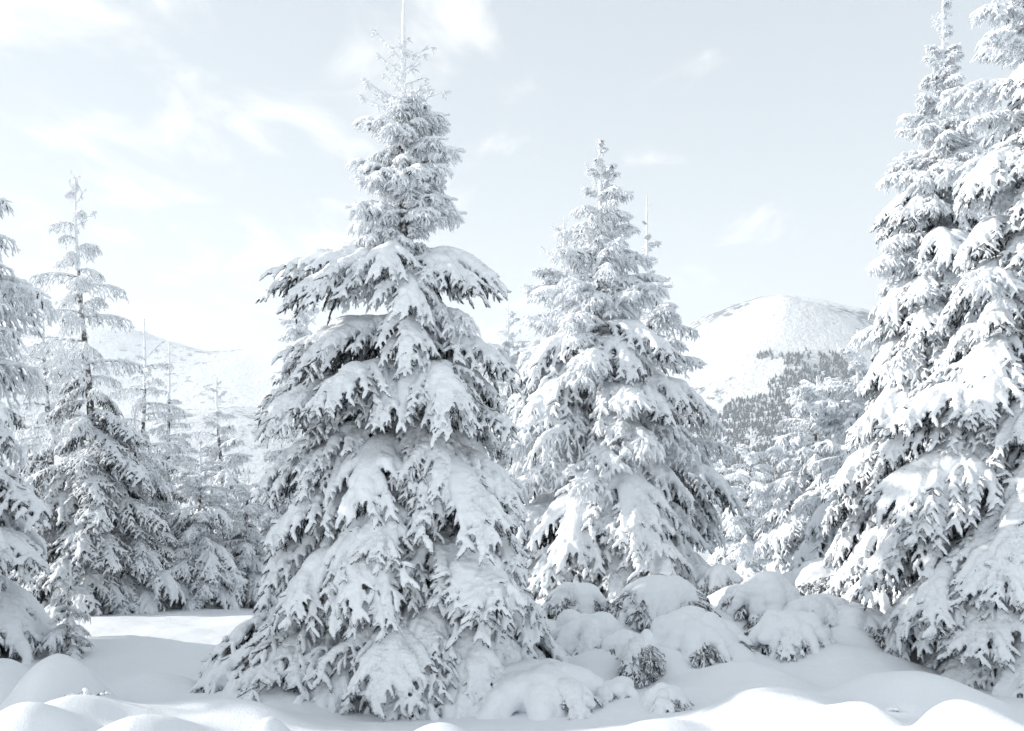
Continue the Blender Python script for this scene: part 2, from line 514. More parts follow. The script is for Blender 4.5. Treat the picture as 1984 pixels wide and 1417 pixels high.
def wood(name, label, pts, hmin, hmax, seed):
    rng = np.random.default_rng(seed)
    n = len(pts); b = Buf(); S = 5
    h = rng.uniform(hmin, hmax, n); w = h * rng.uniform(0.22, 0.34, n)
    for k, (z0, z1, rw) in enumerate(((0.0, 0.62, 1.0), (0.36, 1.0, 0.66))):
        ang = np.arange(S) / S * 2 * np.pi
        jr = rng.uniform(0.72, 1.2, (n, S)); ja = rng.uniform(0, 6.28, (n, 1))
        ring = np.stack([np.cos(ang + ja) * jr * w[:, None] * rw, np.sin(ang + ja) * jr * w[:, None] * rw, np.repeat((z0 * h)[:, None], S, 1)], -1) + pts[:, None, :]
        ring[..., 2] += rng.uniform(-0.05, 0.05, (n, S)) * h[:, None]
        tip = pts + np.stack([np.zeros(n), np.zeros(n), z1 * h], -1)
        V = np.concatenate([ring, tip[:, None]], 1)
        c = np.stack([np.arange(S), (np.arange(S) + 1) % S, np.full(S, S)], -1)
        b.add(V, (c[None] + (np.arange(n) * (S + 1))[:, None, None]).reshape(-1, 3))
    o = link(name, b.mesh(name, [M_WOOD], smooth=False), kind='stuff', label=label, category='forest')
    return o
rng = np.random.default_rng(3)
n = 30000
x = rng.uniform(200, 1180, n); y = rng.uniform(1420, 2900, n)
lim = 2440 + 240 * fbm(x / 150, y / 300, 5, 90, 0.6) - 120 * np.clip((x - 820) / 300, 0, 2) - 0.35 * np.clip(480 - x, 0, 900)
keep = (y < lim) & (fbm(x / 90, y / 90, 3, 95) > -0.62 + 0.30 * np.clip((y - 2250) / 400, -1, 1))
x, y = x[keep], y[keep]
z = np.maximum(mountain(x, y), valley(x, y))
wood('mountain_forest', 'dense dark spruce forest covering the foot of the snowy mountain', np.stack([x, y, z - 0.5], -1), 7, 14, 4)
n = 2600
x = rng.uniform(-1100, 150, n); y = rng.uniform(1000, 2500, n)
keep = fbm(x / 170, y / 170, 4, 97) > 0.05
x, y = x[keep], y[keep]
z = np.maximum(valley(x, y), ridge(x, y))
wood('valley_forest', 'scattered small dark conifers on the far valley floor at left', np.stack([x, y, z - 0.5], -1), 8, 16, 5)

# ---------------------------------------------------------------- bough prototypes
def curve_pts(p0, d0, length, K, sag, rng, wob=0.0):
    """Batch of curves (M) leaving p0 along d0, bending to gravity."""
    M = len(p0); t = np.linspace(0, 1, K)
    P = p0[:, None, :] + d0[:, None, :] * (length[:, None] * t)[..., None]
    g = np.zeros_like(P); g[..., 2] = -(sag * length)[:, None] * t[None] ** 1.8
    P = P + g
    if wob:
        P = P + rng.normal(0, 1, (M, 1, 3)) * (wob * length)[:, None, None] * (t * (1 - t) * 2)[None, :, None]
    return P

def make_bough(name, seed, L, W, p0, p1, snow, fr, hang=0.5, sec_gap=0.043, fin_gap=0.036, frost=False, bare=0.12, voxel=0.011, dark=0.75, cover=1.0, fin_len=(0.075, 0.15)):
    """L length, W half width, p0/p1 start and end pitch of the axis in degrees, snow load 0..1, fr finger radius."""
    rng = np.random.default_rng(seed)
    K = 30; s = np.linspace(0, 1, K)
    pit = np.radians(p0 + (p1 - p0) * s ** 1.25); yaw = np.cumsum(rng.normal(0, 0.035, K))
    stp = np.stack([np.cos(pit) * np.cos(yaw), np.cos(pit) * np.sin(yaw), np.sin(pit)], -1) * (L / (K - 1))
    A = np.concatenate([[[0, 0, 0]], np.cumsum(stp, 0)[:-1]])
    T = norm(np.gradient(A, axis=0))
    buf = Buf()
    tubes(buf, A[None], (0.020 * L + 0.004 - (0.016 * L) * s)[None] * (0.8 if cover <= 0 else 1.0), 6, 0 if cover <= 0 else 2)
    # side twigs
    n2 = int(L * (1 - bare) / sec_gap)
    ss = np.clip(np.linspace(bare, 0.985, n2) + rng.normal(0, 0.012, n2), 0.05, 0.99)
    side = np.where(np.arange(n2) % 2 == 0, 1.0, -1.0)
    idx = ss * (K - 1); i0 = np.minimum(idx.astype(int), K - 2); fr_ = (idx - i0)[:, None]
    p2 = A[i0] * (1 - fr_) + A[i0 + 1] * fr_; t2 = norm(T[i0] * (1 - fr_) + T[i0 + 1] * fr_)
    S2 = norm(np.cross(np.array([0, 0, 1.0])[None], t2)) * side[:, None]
    ang = np.radians(62 - 34 * ss + rng.normal(0, 8, n2))
    lift = rng.normal(0.05, 0.16, n2)
    d2 = norm(np.cos(ang)[:, None] * t2 + np.sin(ang)[:, None] * S2 + np.stack([0 * lift, 0 * lift, lift], -1))
    l2 = W * (np.minimum(1, (ss - bare + 0.06) / 0.30) ** 0.7 * (1 - ss) ** 0.55 * 1.15 + 0.16) * rng.uniform(0.72, 1.15, n2)
    # extra hanging twigs under the axis
    nh = int(n2 * 0.85)
    ih = rng.integers(0, n2, nh)
    dh = norm(t2[ih] * rng.uniform(0.2, 0.8, (nh, 1)) + S2[ih] * rng.uniform(-0.2, 0.9, (nh, 1)) + np.array([0, 0, -1.0]) * rng.uniform(0.5, 1.2, (nh, 1)))
    p2 = np.concatenate([p2, p2[ih]]); d2 = np.concatenate([d2, dh]); l2 = np.concatenate([l2, l2[ih] * rng.uniform(0.35, 0.75, nh)])
    issec = np.concatenate([np.ones(n2, bool), np.zeros(nh, bool)])
    sag = hang * rng.uniform(0.7, 1.3, len(p2))
    K2 = 9
    C2 = curve_pts(p2, d2, l2, K2, sag, rng, 0.05)
    tubes(buf, C2, np.linspace(0.009, 0.005, K2)[None] * np.ones((len(p2), 1)) + 0.0, 5, 0 if frost else 2)
    # fingers
    FP, FD, FL, FK, FS = [], [], [], [], []
    for i in range(len(p2)):
        nf = max(2, int(l2[i] / fin_gap))
        tt = np.clip((np.arange(nf) + 0.6 + rng.uniform(-0.25, 0.25, nf)) / nf, 0.08, 0.97)
        j = tt * (K2 - 1); j0 = np.minimum(j.astype(int), K2 - 2); fj = (j - j0)[:, None]
        c = C2[i]; p = c[j0] * (1 - fj) + c[j0 + 1] * fj
        tg = norm(c[j0 + 1] - c[j0]); sd = norm(np.cross(tg, np.array([0, 0, 1.0])[None]) + 1e-6)
        a = np.radians(rng.uniform(28, 58, nf)); sg = np.where(np.arange(nf) % 2 == 0, 1, -1)
        d = norm(np.cos(a)[:, None] * tg + (np.sin(a) * sg)[:, None] * sd + np.stack([np.zeros(nf), np.zeros(nf), rng.normal(-0.18, 0.28, nf)], -1))
        l = rng.uniform(*fin_len, nf) * (1 - 0.35 * tt)
        FS.append(np.full(nf + 1, issec[i]))
        FK.append(np.full(nf + 1, (not issec[i]) and rng.random() < (0.10 if frost else dark)))
        FP += [p, c[-2][None]]; FD += [d, norm(c[-1] - c[-2])[None]]; FL += [l, np.array([rng.uniform(0.05, 0.08)])]
    FP = np.concatenate(FP); FD = np.concatenate(FD); FL = np.concatenate(FL); FK = np.concatenate(FK)
    # leading tip
    KF = 6
    FC = curve_pts(FP, FD, FL, KF, np.full(len(FL), 0.25) * rng.uniform(0.4, 1.6, len(FL)), rng, 0.06)
    prof = np.array([0.60, 0.92, 1.0, 0.98, 0.82, 0.42])
    FR = fr * prof[None] * rng.uniform(0.72, 1.2, (len(FL), 1))
    FS = np.concatenate(FS)
    loadn = vnoise(FP[:, 0] * 5 + seed, FP[:, 1] * 5, 19) + rng.normal(0, 0.10, len(FP))
    cov = FS & (loadn > 0.12 - cover * 0.62) if cover > 0 else np.zeros(len(FP), bool)
    low = FC.copy(); low[..., 2] -= np.where(cov, fr * 0.75, 0)[:, None]
    tubes(buf, low[~FK], (FR * np.where(cov, 0.78, 1.0)[:, None])[~FK], 6, 0, 0.28, rng)
    if FK.any(): tubes(buf, FC[FK], FR[FK] * 0.55, 5, 1, 0.3, rng)
    # needles bristling from the fingers
    nn = 13 if frost else 10
    M = len(FL)
    k = rng.integers(0, KF - 1, (M, nn)); mi = np.arange(M)[:, None]
    pb = FC[mi, k] * 0.5 + FC[mi, k + 1] * 0.5
    tg = norm(FC[mi, k + 1] - FC[mi, k]); rad = rng.normal(0, 1, (M, nn, 3)); rad[..., 2] -= 0.25
    rad = norm(rad - (rad * tg).sum(-1, keepdims=True) * tg)
    nd = norm(rad + tg * rng.uniform(0.3, 1.1, (M, nn, 1)))
    ln = rng.uniform(0.014, 0.028, (M, nn, 1)) + fr * 0.9
    wd = norm(np.cross(nd, tg)) * 0.0035
    V = np.stack([pb - wd, pb + wd, pb + nd * ln], 2).reshape(-1, 3)
    nmat = (rng.random(M * nn) < (0.0 if cover <= 0 else 0.04 if frost else 0.42)) | np.repeat(FK, nn)
    Fc = np.arange(M * nn * 3).reshape(-1, 3)
    b0 = buf.n
    buf.add(V, Fc[nmat], 1)
    ff = (Fc[~nmat] + b0).astype(np.int32); buf.f[3].append(ff); buf.m[3].append(np.zeros(len(ff), np.int32))
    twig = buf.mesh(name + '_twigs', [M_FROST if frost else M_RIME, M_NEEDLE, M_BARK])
    if snow <= 0 and cover <= 0:
        return twig, None
    # snow load lying over the spray
    C, R = [], []
    jj = np.arange(2, K - 1)
    ld = snow * (0.25 + 0.75 * np.sin(np.pi * np.clip(s[jj] * 0.95 + 0.08, 0, 1)) ** 0.8) * (0.45 + 0.95 * (vnoise(s[jj] * 5.5 + seed * 3.7, s[jj] * 0 + seed, 3) + 0.5))
    r0 = 0.080 * ld + 0.014
    for q, r in zip(jj, r0):
        C.append(A[q] + (0, 0, r * 0.45 + fr * 0.4)); R.append((r * 1.1, r * 1.1, r * 0.85))
    for i in range(n2):
        lo = ld[min(len(ld) - 1, max(0, int(ss[i] * (K - 1)) - 2))]
        reach = np.clip(rng.normal(0.88, 0.12), 0.3, 1.0) * (0.55 + 0.45 * min(1, snow * 2))
        m_ = max(2, int(l2[i] * reach / 0.022))
        for q in range(m_):
            u = q / m_ * reach
            j = u * (K2 - 1); j0 = min(int(j), K2 - 2); c = C2[i, j0] + (C2[i, j0 + 1] - C2[i, j0]) * (j - j0)
            r = (0.019 + 0.047 * lo * (1 - (q / m_) ** 1.6)) * (0.80 + 0.8 * max(0, vnoise(u * 5 + i * 3.1, seed + i, 5) + 0.25)) * (0.9 + 0.2 * rng.random())
            C.append(c + np.array([0, 0, r * 0.35 + fr * 0.35])); R.append((r, r, r * 0.8))
    up_ = FC[cov].copy(); up_[..., 2] += fr * 0.35
    ex = (up_, fr * np.array([0.9, 1.15, 1.2, 1.15, 1.0, 0.62])[None] * rng.uniform(0.8, 1.25, (cov.sum(), 1)) * rng.uniform(0.85, 1.15, (cov.sum(), 6)))
    sn = blob_mesh(name + '_snow', C, R, voxel, 2, [M_SNOW], ex, 0.45, grain=0.0026)
    return twig, sn

ALLM = [M_RIME, M_NEEDLE, M_BARK, M_FROST, M_SNOW]
class Proto: pass
def proto(kind, i, **kw):
    p = Proto(); p.L = kw['L']
    p.twig, p.snow = make_bough(f'{kind}_{i}', hash_seed(kind, i), **kw)
    co = np.empty(len(p.twig.vertices) * 3, np.float32); p.twig.vertices.foreach_get('co', co)
    p.L = float(np.percentile(co[0::3], 99.5))
    if kind != 'dwarf': p.full = joined(f'{kind}_{i}_joined', [p.twig] + ([p.snow] if p.snow else []), ALLM)
    return p
def hash_seed(k, i):
    return sum(ord(c) * (j + 3) for j, c in enumerate(k)) * 13 + i * 101
PR = {}
PR['heavy_long'] = [proto('heavy_long', i, cover=0.80, bare=0.17, L=1.35, W=0.57, p0=12 - 4 * i, p1=-46 - 4 * i, snow=0.95 - 0.07 * i, fr=0.0138) for i in range(4)]
PR['heavy_mid'] = [proto('heavy_mid', i, cover=0.82, bare=0.15, L=0.92, W=0.44, p0=4 - 5 * i, p1=-50, snow=0.85 - 0.08 * i, fr=0.0135) for i in range(4)]
PR['light_mid'] = [proto('light_mid', i, cover=0.75, frost=True, L=0.85, W=0.32, p0=14, p1=-34 + 4 * i, snow=0.30, fr=0.0115, sec_gap=0.038, fin_gap=0.031, voxel=0.0098) for i in range(3)]
PR['rime_small'] = [proto('rime_small', i, L=0.52, W=0.20, p0=24, p1=-14 + 8 * i, snow=0.20, fr=0.0105, sec_gap=0.034, fin_gap=0.029, frost=True, hang=0.35, voxel=0.0090) for i in range(3)]
PR['dark_long'] = [proto('dark_long', i, L=1.15, W=0.40, p0=-8, p1=-40, snow=0.24, fr=0.0138, cover=0.42, voxel=0.011) for i in range(3)]
PR['dwarf'] = [proto('dwarf', i, L=0.46, W=0.20, p0=6, p1=-62, snow=0.5, fr=0.0105, cover=0.5, sec_gap=0.034, fin_gap=0.030, fin_len=(0.04, 0.08), voxel=0.009, bare=0.3) for i in range(3)]
PR['shoot'] = [proto('shoot', i, L=0.42, W=0.12, p0=34, p1=22 + 6 * i, snow=0.0, cover=0.0, fr=0.0095, frost=True, hang=0.0, sec_gap=0.085, fin_gap=0.09, bare=0.3, fin_len=(0.04, 0.07)) for i in range(3)]
PR['sparse'] = [proto('sparse', i, L=0.95, W=0.26, p0=10, p1=-26, snow=0.18, fr=0.0092, hang=1.1, sec_gap=0.058, fin_gap=0.042, frost=True, voxel=0.0105) for i in range(3)]

# ---------------------------------------------------------------- spruces
def interp(tab, x):
    return float(np.interp(x, [a for a, _ in tab], [b for _, b in tab]))

class Spruce:
    def __init__(s, name, label, base, height, near=True, lean=(0, 0), r0=0.09, group=None, category='spruce tree', seed=0, trunk_from=-0.25):
        s.rng = random.Random(seed); s.h = height; s.near = near; s.lean = lean
        s.root = empty(name, base, label, category, group)
        K = 26; t = np.linspace(0, 1, K)
        z = trunk_from + (height - trunk_from) * t
        r = r0 * (1 - t) ** 0.85 + 0.008
        jr = np.random.default_rng(seed + 5)
        s.wx = jr.normal(0, 0.012 * height, 2)
        P = np.array([s.axis(v) for v in z])
        b = Buf(); cut = int(K * 0.80)
        tubes(b, P[None, :cut + 1], r[None, :cut + 1], 9, 0, 0.06, jr)
        link('trunk', b.mesh('trunk', [M_BARK]), s.root)
        b = Buf(); rr = np.linspace(min(r[cut] * 1.02, 0.030), 0.009, len(r) - cut)
        Q = P[cut:]
        tt = np.linspace(0, len(Q) - 1, 40); i0 = np.minimum(tt.astype(int), len(Q) - 2); f = (tt - i0)[:, None]
        Q = Q[i0] * (1 - f) + Q[i0 + 1] * f; rr = np.interp(tt, np.arange(len(rr)), rr)
        tubes(b, Q[None], rr[None], 7, 0, 0.30, jr)
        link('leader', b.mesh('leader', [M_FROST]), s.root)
        s.n = 0
    def axis(s, z):
        t = max(z, 0) / s.h
        return (s.lean[0] * t + s.wx[0] * math.sin(t * 5.0), s.lean[1] * t + s.wx[1] * math.sin(t * 4.0 + 1) - s.wx[1] * math.sin(1), z)
    def bough(s, z, az, length, kind, tilt=0.0, roll=None, var=None, yscale=1.0):
        P = PR[kind]
        p = P[var if var is not None else s.rng.randrange(len(P))]
        k = length / p.L
        kt = max(0.62, min(1.45, k)) if s.near else k       # keep twig size natural across the width
        M = (Matrix.Translation(s.axis(z)) @ Matrix.Rotation(math.radians(az), 4, 'Z') @ Matrix.Rotation(math.radians(-tilt), 4, 'Y')
             @ Matrix.Rotation(math.radians(s.rng.uniform(-12, 12) if roll is None else roll), 4, 'X')
             @ Matrix.Diagonal((k, kt * yscale * (0.6 * k / kt + 0.4), 0.5 * k + 0.5 * kt, 1)))
        if s.near:
            o = link('bough', p.twig, s.root); o.matrix_local = M
            if p.snow:
                link('snow_load', p.snow, o)
        else:
            o = link('bough', p.full, s.root); o.matrix_local = M
        s.n += 1
        return o
    def fill(s, z0, z1, gap, per, prof, kinds, tilt, az0=0.0, jl=(0.68, 1.05), skip=None):
        """Whorls between heights z0 and z1; prof, tilt: tables over height; kinds: list of (height, kind choices)."""
        z = z0; a = az0
        while z < z1:
            m = per if isinstance(per, int) else max(2, round(interp(per, z)))
            for i in range(m):
                a += 360.0 / m + s.rng.uniform(-22, 22)
                zz = z + s.rng.uniform(-0.5, 0.5) * gap
                L = interp(prof, zz) * s.rng.uniform(*jl)
                ks = [k for h, k in kinds if zz >= h][-1]
                if skip and skip(zz, a): continue
                s.bough(zz, a, max(L, 0.10), s.rng.choice(ks), interp(tilt, zz) + s.rng.uniform(-9, 9))
            a += 137.5 / 2
            z += gap * s.rng.uniform(0.8, 1.2)

def place(px, d):
    x = (px - 992) / F * d
    return Vector((x, d, gz(x, d) - 0.02))
def zpx(py, d, base):
    return CAMZ - (py - HOR) / F * d - base.z

# --- the main spruce
D0 = 7.9
B0 = place(778, D0); B0.z = -0.12
H0 = zpx(2, D0, B0)
Zm = lambda py: zpx(py, D0, B0)
main = Spruce('snowy_spruce', 'tallest snow-laden spruce standing alone left of centre, its bare rimed tip reaching the top edge', B0, H0, True, (0.03, 0), 0.11, seed=7)
m_ = F / D0
prof = [(Zm(1400), 1.45), (Zm(1290), 1.58), (Zm(1200), 1.45), (Zm(1100), 1.28), (Zm(980), 1.14), (Zm(860), 1.05), (Zm(760), 0.98), (Zm(700), 0.80), (Zm(640), 0.78),
        (Zm(610), 0.46), (Zm(570), 0.46), (Zm(545), 0.82), (Zm(525), 0.85), (Zm(500), 0.36), (Zm(450), 0.38), (Zm(380), 0.42), (Zm(320), 0.36), (Zm(270), 0.33), (Zm(215), 0.30), (Zm(120), 0.25), (Zm(60), 0.18)]
kinds = [(-9, ['heavy_long', 'heavy_long', 'heavy_mid']), (Zm(1000), ['heavy_mid', 'heavy_long', 'heavy_mid']), (Zm(640), ['heavy_mid', 'light_mid']),
         (Zm(512), ['rime_small', 'rime_small', 'light_mid']), (Zm(250), ['shoot', 'rime_small']), (Zm(190), ['shoot'])]
tilt = [(Zm(1300), -6), (Zm(1000), -10), (Zm(700), -6), (Zm(530), 4), (Zm(500), -4), (Zm(300), 10), (Zm(200), 4), (Zm(120), 12), (Zm(60), 26)]
main.fill(Zm(1330), Zm(518), 0.22, 4, prof, kinds, tilt)
main.fill(Zm(500), Zm(235), 0.085, 4, prof, kinds, tilt, jl=(0.7, 1.35))
main.fill(Zm(240), Zm(205), 0.10, 4, prof, kinds, tilt, jl=(0.7, 1.25))
for py, az, L, tl in ((132, 176, .31, 16), (131, 352, .16, 40), (128, 8, .25, -6), (130, 268, .14, 25), (134, 80, .2, 12), (157, 184, .22, 4), (152, 345, .2, 0), (160, 60, .2, 4), (175, 200, .15, 0), (178, 10, .18, -14),
                     (190, 178, .18, 6), (226, 172, .38, 12), (228, 190, .33, 8), (222, 4, .26, 6), (224, 350, .36, -10), (226, 285, .25, 4), (220, 90, .3, 6), (205, 20, .2, 0), (100, 200, .05, 30), (172, 260, .16, 12)):
    main.bough(Zm(py), az, L, 'shoot', tl, 0)
def mb(py, az, length, kind, tilt=0, roll=0, var=None, ys=1.0):
    main.bough(Zm(py), az, length * 0.92, kind, tilt, roll, var, ys)
# boughs one can pick out in the photograph
mb(508, 178, 1.02, 'heavy_mid', 18, 0, 2); mb(520, 200, 0.9, 'heavy_mid', 12, 0, 3); mb(505, 250, 0.62, 'heavy_mid', 4, 0, 0)
mb(512, 2, 0.80, 'heavy_mid', 12, 0, 1); mb(515, -32, 0.75, 'heavy_mid', 8, 0, 2); mb(530, 215, .7, 'light_mid', 0); mb(535, -60, .6, 'light_mid', -4)
mb(605, 272, 0.62, 'heavy_mid', -12, 0, 0, 1.1); mb(630, 172, 0.98, 'heavy_mid', 10, 0, 2); mb(640, 205, 0.9, 'heavy_mid', 2, 0, 1)
mb(640, -12, 0.92, 'heavy_mid', 6, 0, 2); mb(620, -35, 0.8, 'light_mid', 0)
mb(722, 236, 1.02, 'heavy_long', -4, 0, 0); mb(715, -52, 1.05, 'heavy_long', -2, 0, 1); mb(735, 172, 1.18, 'dark_long', 16, 0, 0); mb(745, 195, 1.15, 'heavy_long', 6, 0, 2)
mb(760, -10, 0.95, 'dark_long', 6); mb(815, -58, 1.0, 'heavy_long', -14, 0, 2); mb(860, 240, 0.95, 'heavy_mid', -8, 0, 0); mb(850, 192, 1.22, 'heavy_long', 0, 0, 1)
mb(860, -14, 1.1, 'heavy_long', 0, 0, 3); mb(925, 266, 1.05, 'heavy_long', -16, 0, 1, 1.1); mb(950, 205, 1.2, 'heavy_long', -4, 0, 0); mb(950, -25, 1.2, 'heavy_long', -6, 0, 2)
mb(1030, 228, 1.25, 'heavy_long', -8, 0, 1, 1.15); mb(1030, -45, 1.35, 'heavy_long', -6, 0, 0, 1.15); mb(1060, -8, 1.25, 'dark_long', -2); mb(1080, 186, 1.35, 'dark_long', -6)
mb(1150, 268, 1.25, 'heavy_long', -4, 0, 2, 1.2); mb(1165, 212, 1.6, 'dark_long', -6, 0, 1); mb(1150, 188, 1.75, 'dark_long', -8, 0, 2); mb(1170, -40, 1.3, 'heavy_long', -6, 0, 1)
mb(1120, 184, 1.72, 'dark_long', 0, 0, 1); mb(1160, 195, 1.78, 'dark_long', 0, 0, 0); mb(1190, 205, 1.62, 'dark_long', 2, 0, 2); mb(1200, -6, 1.45, 'dark_long', -8, 0, 1); mb(1150, -20, 1.4, 'heavy_long', -8, 0, 3)
mb(1190, 245, 1.3, 'heavy_long', -8, 0, 3); mb(1230, 283, 1.2, 'heavy_long', -6, 0, 0); mb(1240, 200, 1.4, 'dark_long', -6, 0, 0)

# --- other spruces
def spruce(label, px, d, top, half, seed, near=False, base_py=None, style='heavy', lean=0.0, gap=0.2, per=4, r0=0.07, bare=None, group=None, name='snowy_spruce', az0=0, shape=None):
    """half: list of (photo row, half width in photo pixels)."""
    B = place(px, d)
    H = zpx(top, d, B)
    t = Spruce(name, label, B, H, near, (lean, 0), r0, group, seed=seed)
    Z = lambda py: zpx(py, d, B)
    pr = sorted((Z(py), hw / F * d) for py, hw in half)
    if style == 'heavy':
        kd = [(-9, ['heavy_long', 'heavy_mid', 'heavy_long']), (H * 0.45, ['heavy_mid', 'light_mid']), (H * 0.72, ['rime_small', 'light_mid']), (H * 0.9, ['shoot', 'rime_small'])]
        tl = [(0, -8), (H * 0.5, -6), (H * 0.8, 8), (H, 28)]
    elif style == 'rime':
        kd = [(-9, ['light_mid', 'heavy_mid', 'heavy_mid']), (H * 0.35, ['light_mid', 'sparse', 'heavy_mid']), (H * 0.62, ['rime_small', 'sparse', 'light_mid']), (H * 0.86, ['rime_small', 'shoot'])]
        tl = [(0, -12), (H * 0.5, -4), (H * 0.8, 10), (H, 26)]
    else:
        kd = [(-9, ['dark_long', 'dark_long', 'heavy_mid']), (H * 0.42, ['sparse', 'dark_long']), (H * 0.55, ['sparse']), (H * 0.86, ['shoot', 'sparse'])]
        tl = [(0, -12), (H * 0.5, 0), (H * 0.8, 6), (H, 22)]
    zt = H - 0.12
    if bare is None:
        t.fill(0.12, zt, gap, per, pr, kd, tl, az0)
    else:
        t.fill(0.12, Z(bare), gap, per, pr, kd, tl, az0)
        t.fill(Z(bare), zt, gap * 1.25, max(2, per - 1), pr, kd, tl, az0, jl=(0.45, 1.1))
    return t, Z

# left group
spruce('big shaded spruce cut off by the left edge', -160, 9.2, 235, [(1290, 320), (1150, 295), (1000, 275), (850, 255), (700, 235), (560, 215), (440, 170), (330, 90), (235, 8)], 21, True, 1262, 'thin', gap=0.135, per=5, r0=0.085)
spruce('tall thin spruce at left with dark bare trunk showing below its feathery top', 172, 12.6, 348, [(1200, 175), (1080, 160), (950, 150), (850, 130), (760, 120), (690, 110), (620, 100), (560, 95), (480, 75), (420, 48), (370, 20), (348, 6)], 22, True, 1196, 'thin', lean=-0.05, gap=0.17, per=4, bare=790)
spruce('slim spruce with a needle-thin crooked bare tip, right of the tall thin spruce', 288, 14.2, 618, [(1180, 110), (1050, 100), (950, 92), (850, 85), (760, 72), (700, 52), (650, 10), (618, 3)], 23, False, 1178, 'thin', lean=-0.12, gap=0.2, per=4, r0=0.05, bare=860)
spruce('small spruce with a whorled candle-like tip in front of the pale ridge', 326, 15.2, 664, [(1170, 110), (1050, 95), (950, 80), (860, 60), (790, 42), (730, 26), (690, 14), (664, 3)], 24, False, 1170, 'thin', gap=0.2, per=4, r0=0.05, bare=830)
spruce('short spruce between the left group and the tallest spruce, white narrow top', 430, 16.5, 732, [(1170, 110), (1050, 95), (950, 84), (880, 66), (820, 46), (780, 28), (750, 14), (732, 3)], 25, False, 1160, 'rime', gap=0.2, per=4, r0=0.05)
spruce('spruce almost hidden behind the left side of the tallest spruce', 592, 15.5, 545, [(1160, 130), (1000, 110), (850, 90), (750, 78), (650, 62), (590, 36), (545, 5)], 26, False, 1165, 'rime', gap=0.22, per=4)
spruce('dense dark shaded spruce filling the gap behind the thin left trunks', 95, 15.0, 560, [(1200, 180), (1000, 150), (850, 120), (700, 80), (600, 30), (560, 5)], 27, False, 1190, 'thin', gap=0.22, per=4)
spruce('bushy young spruce with dark base under the needle-thin bare tip', 262, 12.9, 790, [(1200, 125), (1080, 110), (980, 90), (900, 62), (840, 34), (790, 5)], 28, False, 1196, 'thin', gap=0.17, per=5, r0=0.04)
spruce('low bushy spruce closing the back of the clearing beside the tallest spruce', 385, 13.4, 850, [(1195, 105), (1080, 92), (980, 72), (910, 46), (850, 5)], 29, False, 1196, 'rime', gap=0.17, per=5, r0=0.04)
spruce('sunlit low spruce glimpsed just left of the tallest spruce', 478, 14.0, 900, [(1195, 80), (1080, 70), (1000, 52), (940, 32), (900, 5)], 30, False, 1190, 'rime', gap=0.17, per=5, r0=0.04)
spruce('tall spruce just outside the left edge, level with the tallest spruce', -1010, 7.5, -560, [(1400, 420), (1100, 400), (700, 330), (300, 250), (-200, 150), (-560, 6)], 52, False, None, 'heavy', gap=0.26, per=5, r0=0.11)
spruce('spruce outside the left edge behind the big shaded one', -780, 8.9, -330, [(1350, 360), (1100, 330), (700, 270), (300, 190), (0, 110), (-330, 6)], 53, False, None, 'heavy', gap=0.26, per=5, r0=0.10)
# middle and right
A_, ZA = spruce('tall rimed spruce right of centre with a pointed white top', 1168, 12.6, 268, [(1150, 270), (1050, 255), (950, 240), (850, 215), (750, 205), (650, 165), (570, 135), (500, 100), (440, 85), (380, 60), (320, 34), (270, 6)], 31, True, 1165, 'rime', lean=-0.12, gap=0.19, per=5, r0=0.08)
spruce('slim spruce with a bare white pole top beside the pointed spruce', 1263, 14.0, 378, [(1150, 190), (1000, 175), (850, 150), (720, 120), (620, 88), (560, 60), (500, 26), (470, 40), (440, 14), (378, 4)], 32, False, 1150, 'rime', gap=0.2, per=4, r0=0.06, bare=560)
spruce('pale spruce behind the pointed spruce on its left', 1105, 15.2, 420, [(1140, 190), (1000, 175), (850, 150), (720, 120), (620, 105), (540, 75), (470, 40), (420, 5)], 33, False, 1140, 'rime', gap=0.22, per=4)
spruce('hazy rimed spruce just behind the right edge of the tallest spruce', 985, 17.5, 590, [(1130, 110), (1000, 100), (850, 85), (750, 70), (680, 48), (620, 20), (590, 4)], 34, False, 1120, 'rime', gap=0.22, per=4)
spruce('bushy rimed spruce before the forested slope, left of the right-hand group', 1580, 17.0, 728, [(1110, 150), (1000, 135), (930, 120), (860, 100), (800, 78), (760, 52), (728, 8)], 35, False, 1110, 'rime', gap=0.21, per=5, r0=0.06)
spruce('small pointed rimed spruce standing in front of the dark mountain forest', 1450, 21.0, 826, [(1110, 90), (1000, 76), (930, 58), (880, 38), (850, 20), (826, 4)], 36, False, 1110, 'rime', gap=0.24, per=4, r0=0.05)
spruce('smallest rimed spruce, left neighbour of the small pointed one', 1402, 23.0, 838, [(1105, 70), (1000, 60), (930, 44), (880, 26), (838, 4)], 37, False, 1105, 'rime', gap=0.26, per=4, r0=0.05)
spruce('rimed spruce mostly hidden behind the right-hand group', 1660, 15.5, 640, [(1110, 150), (1000, 140), (900, 120), (800, 95), (720, 60), (640, 5)], 38, False, 1110, 'rime', gap=0.22, per=4)
spruce('tall white spruce in the right-hand group with its tip at the top edge', 1806, 10.8, 2, [(1200, 260), (1050, 235), (900, 210), (780, 185), (700, 165), (600, 148), (500, 140), (420, 125), (330, 118), (260, 85), (190, 48), (110, 40), (50, 26), (2, 5)], 41, True, 1185, 'heavy', gap=0.17, per=5, r0=0.09)
R2, ZR = spruce('huge snow-heaped spruce cut off by the right edge', 1985, 8.6, -330, [(1330, 330), (1250, 330), (1100, 320), (950, 330), (850, 310), (750, 250), (650, 215), (500, 170), (350, 175), (200, 155), (50, 130), (-150, 80), (-330, 6)], 42, True, 1335, 'heavy', gap=0.21, per=4, r0=0.12, name='snowy_spruce')
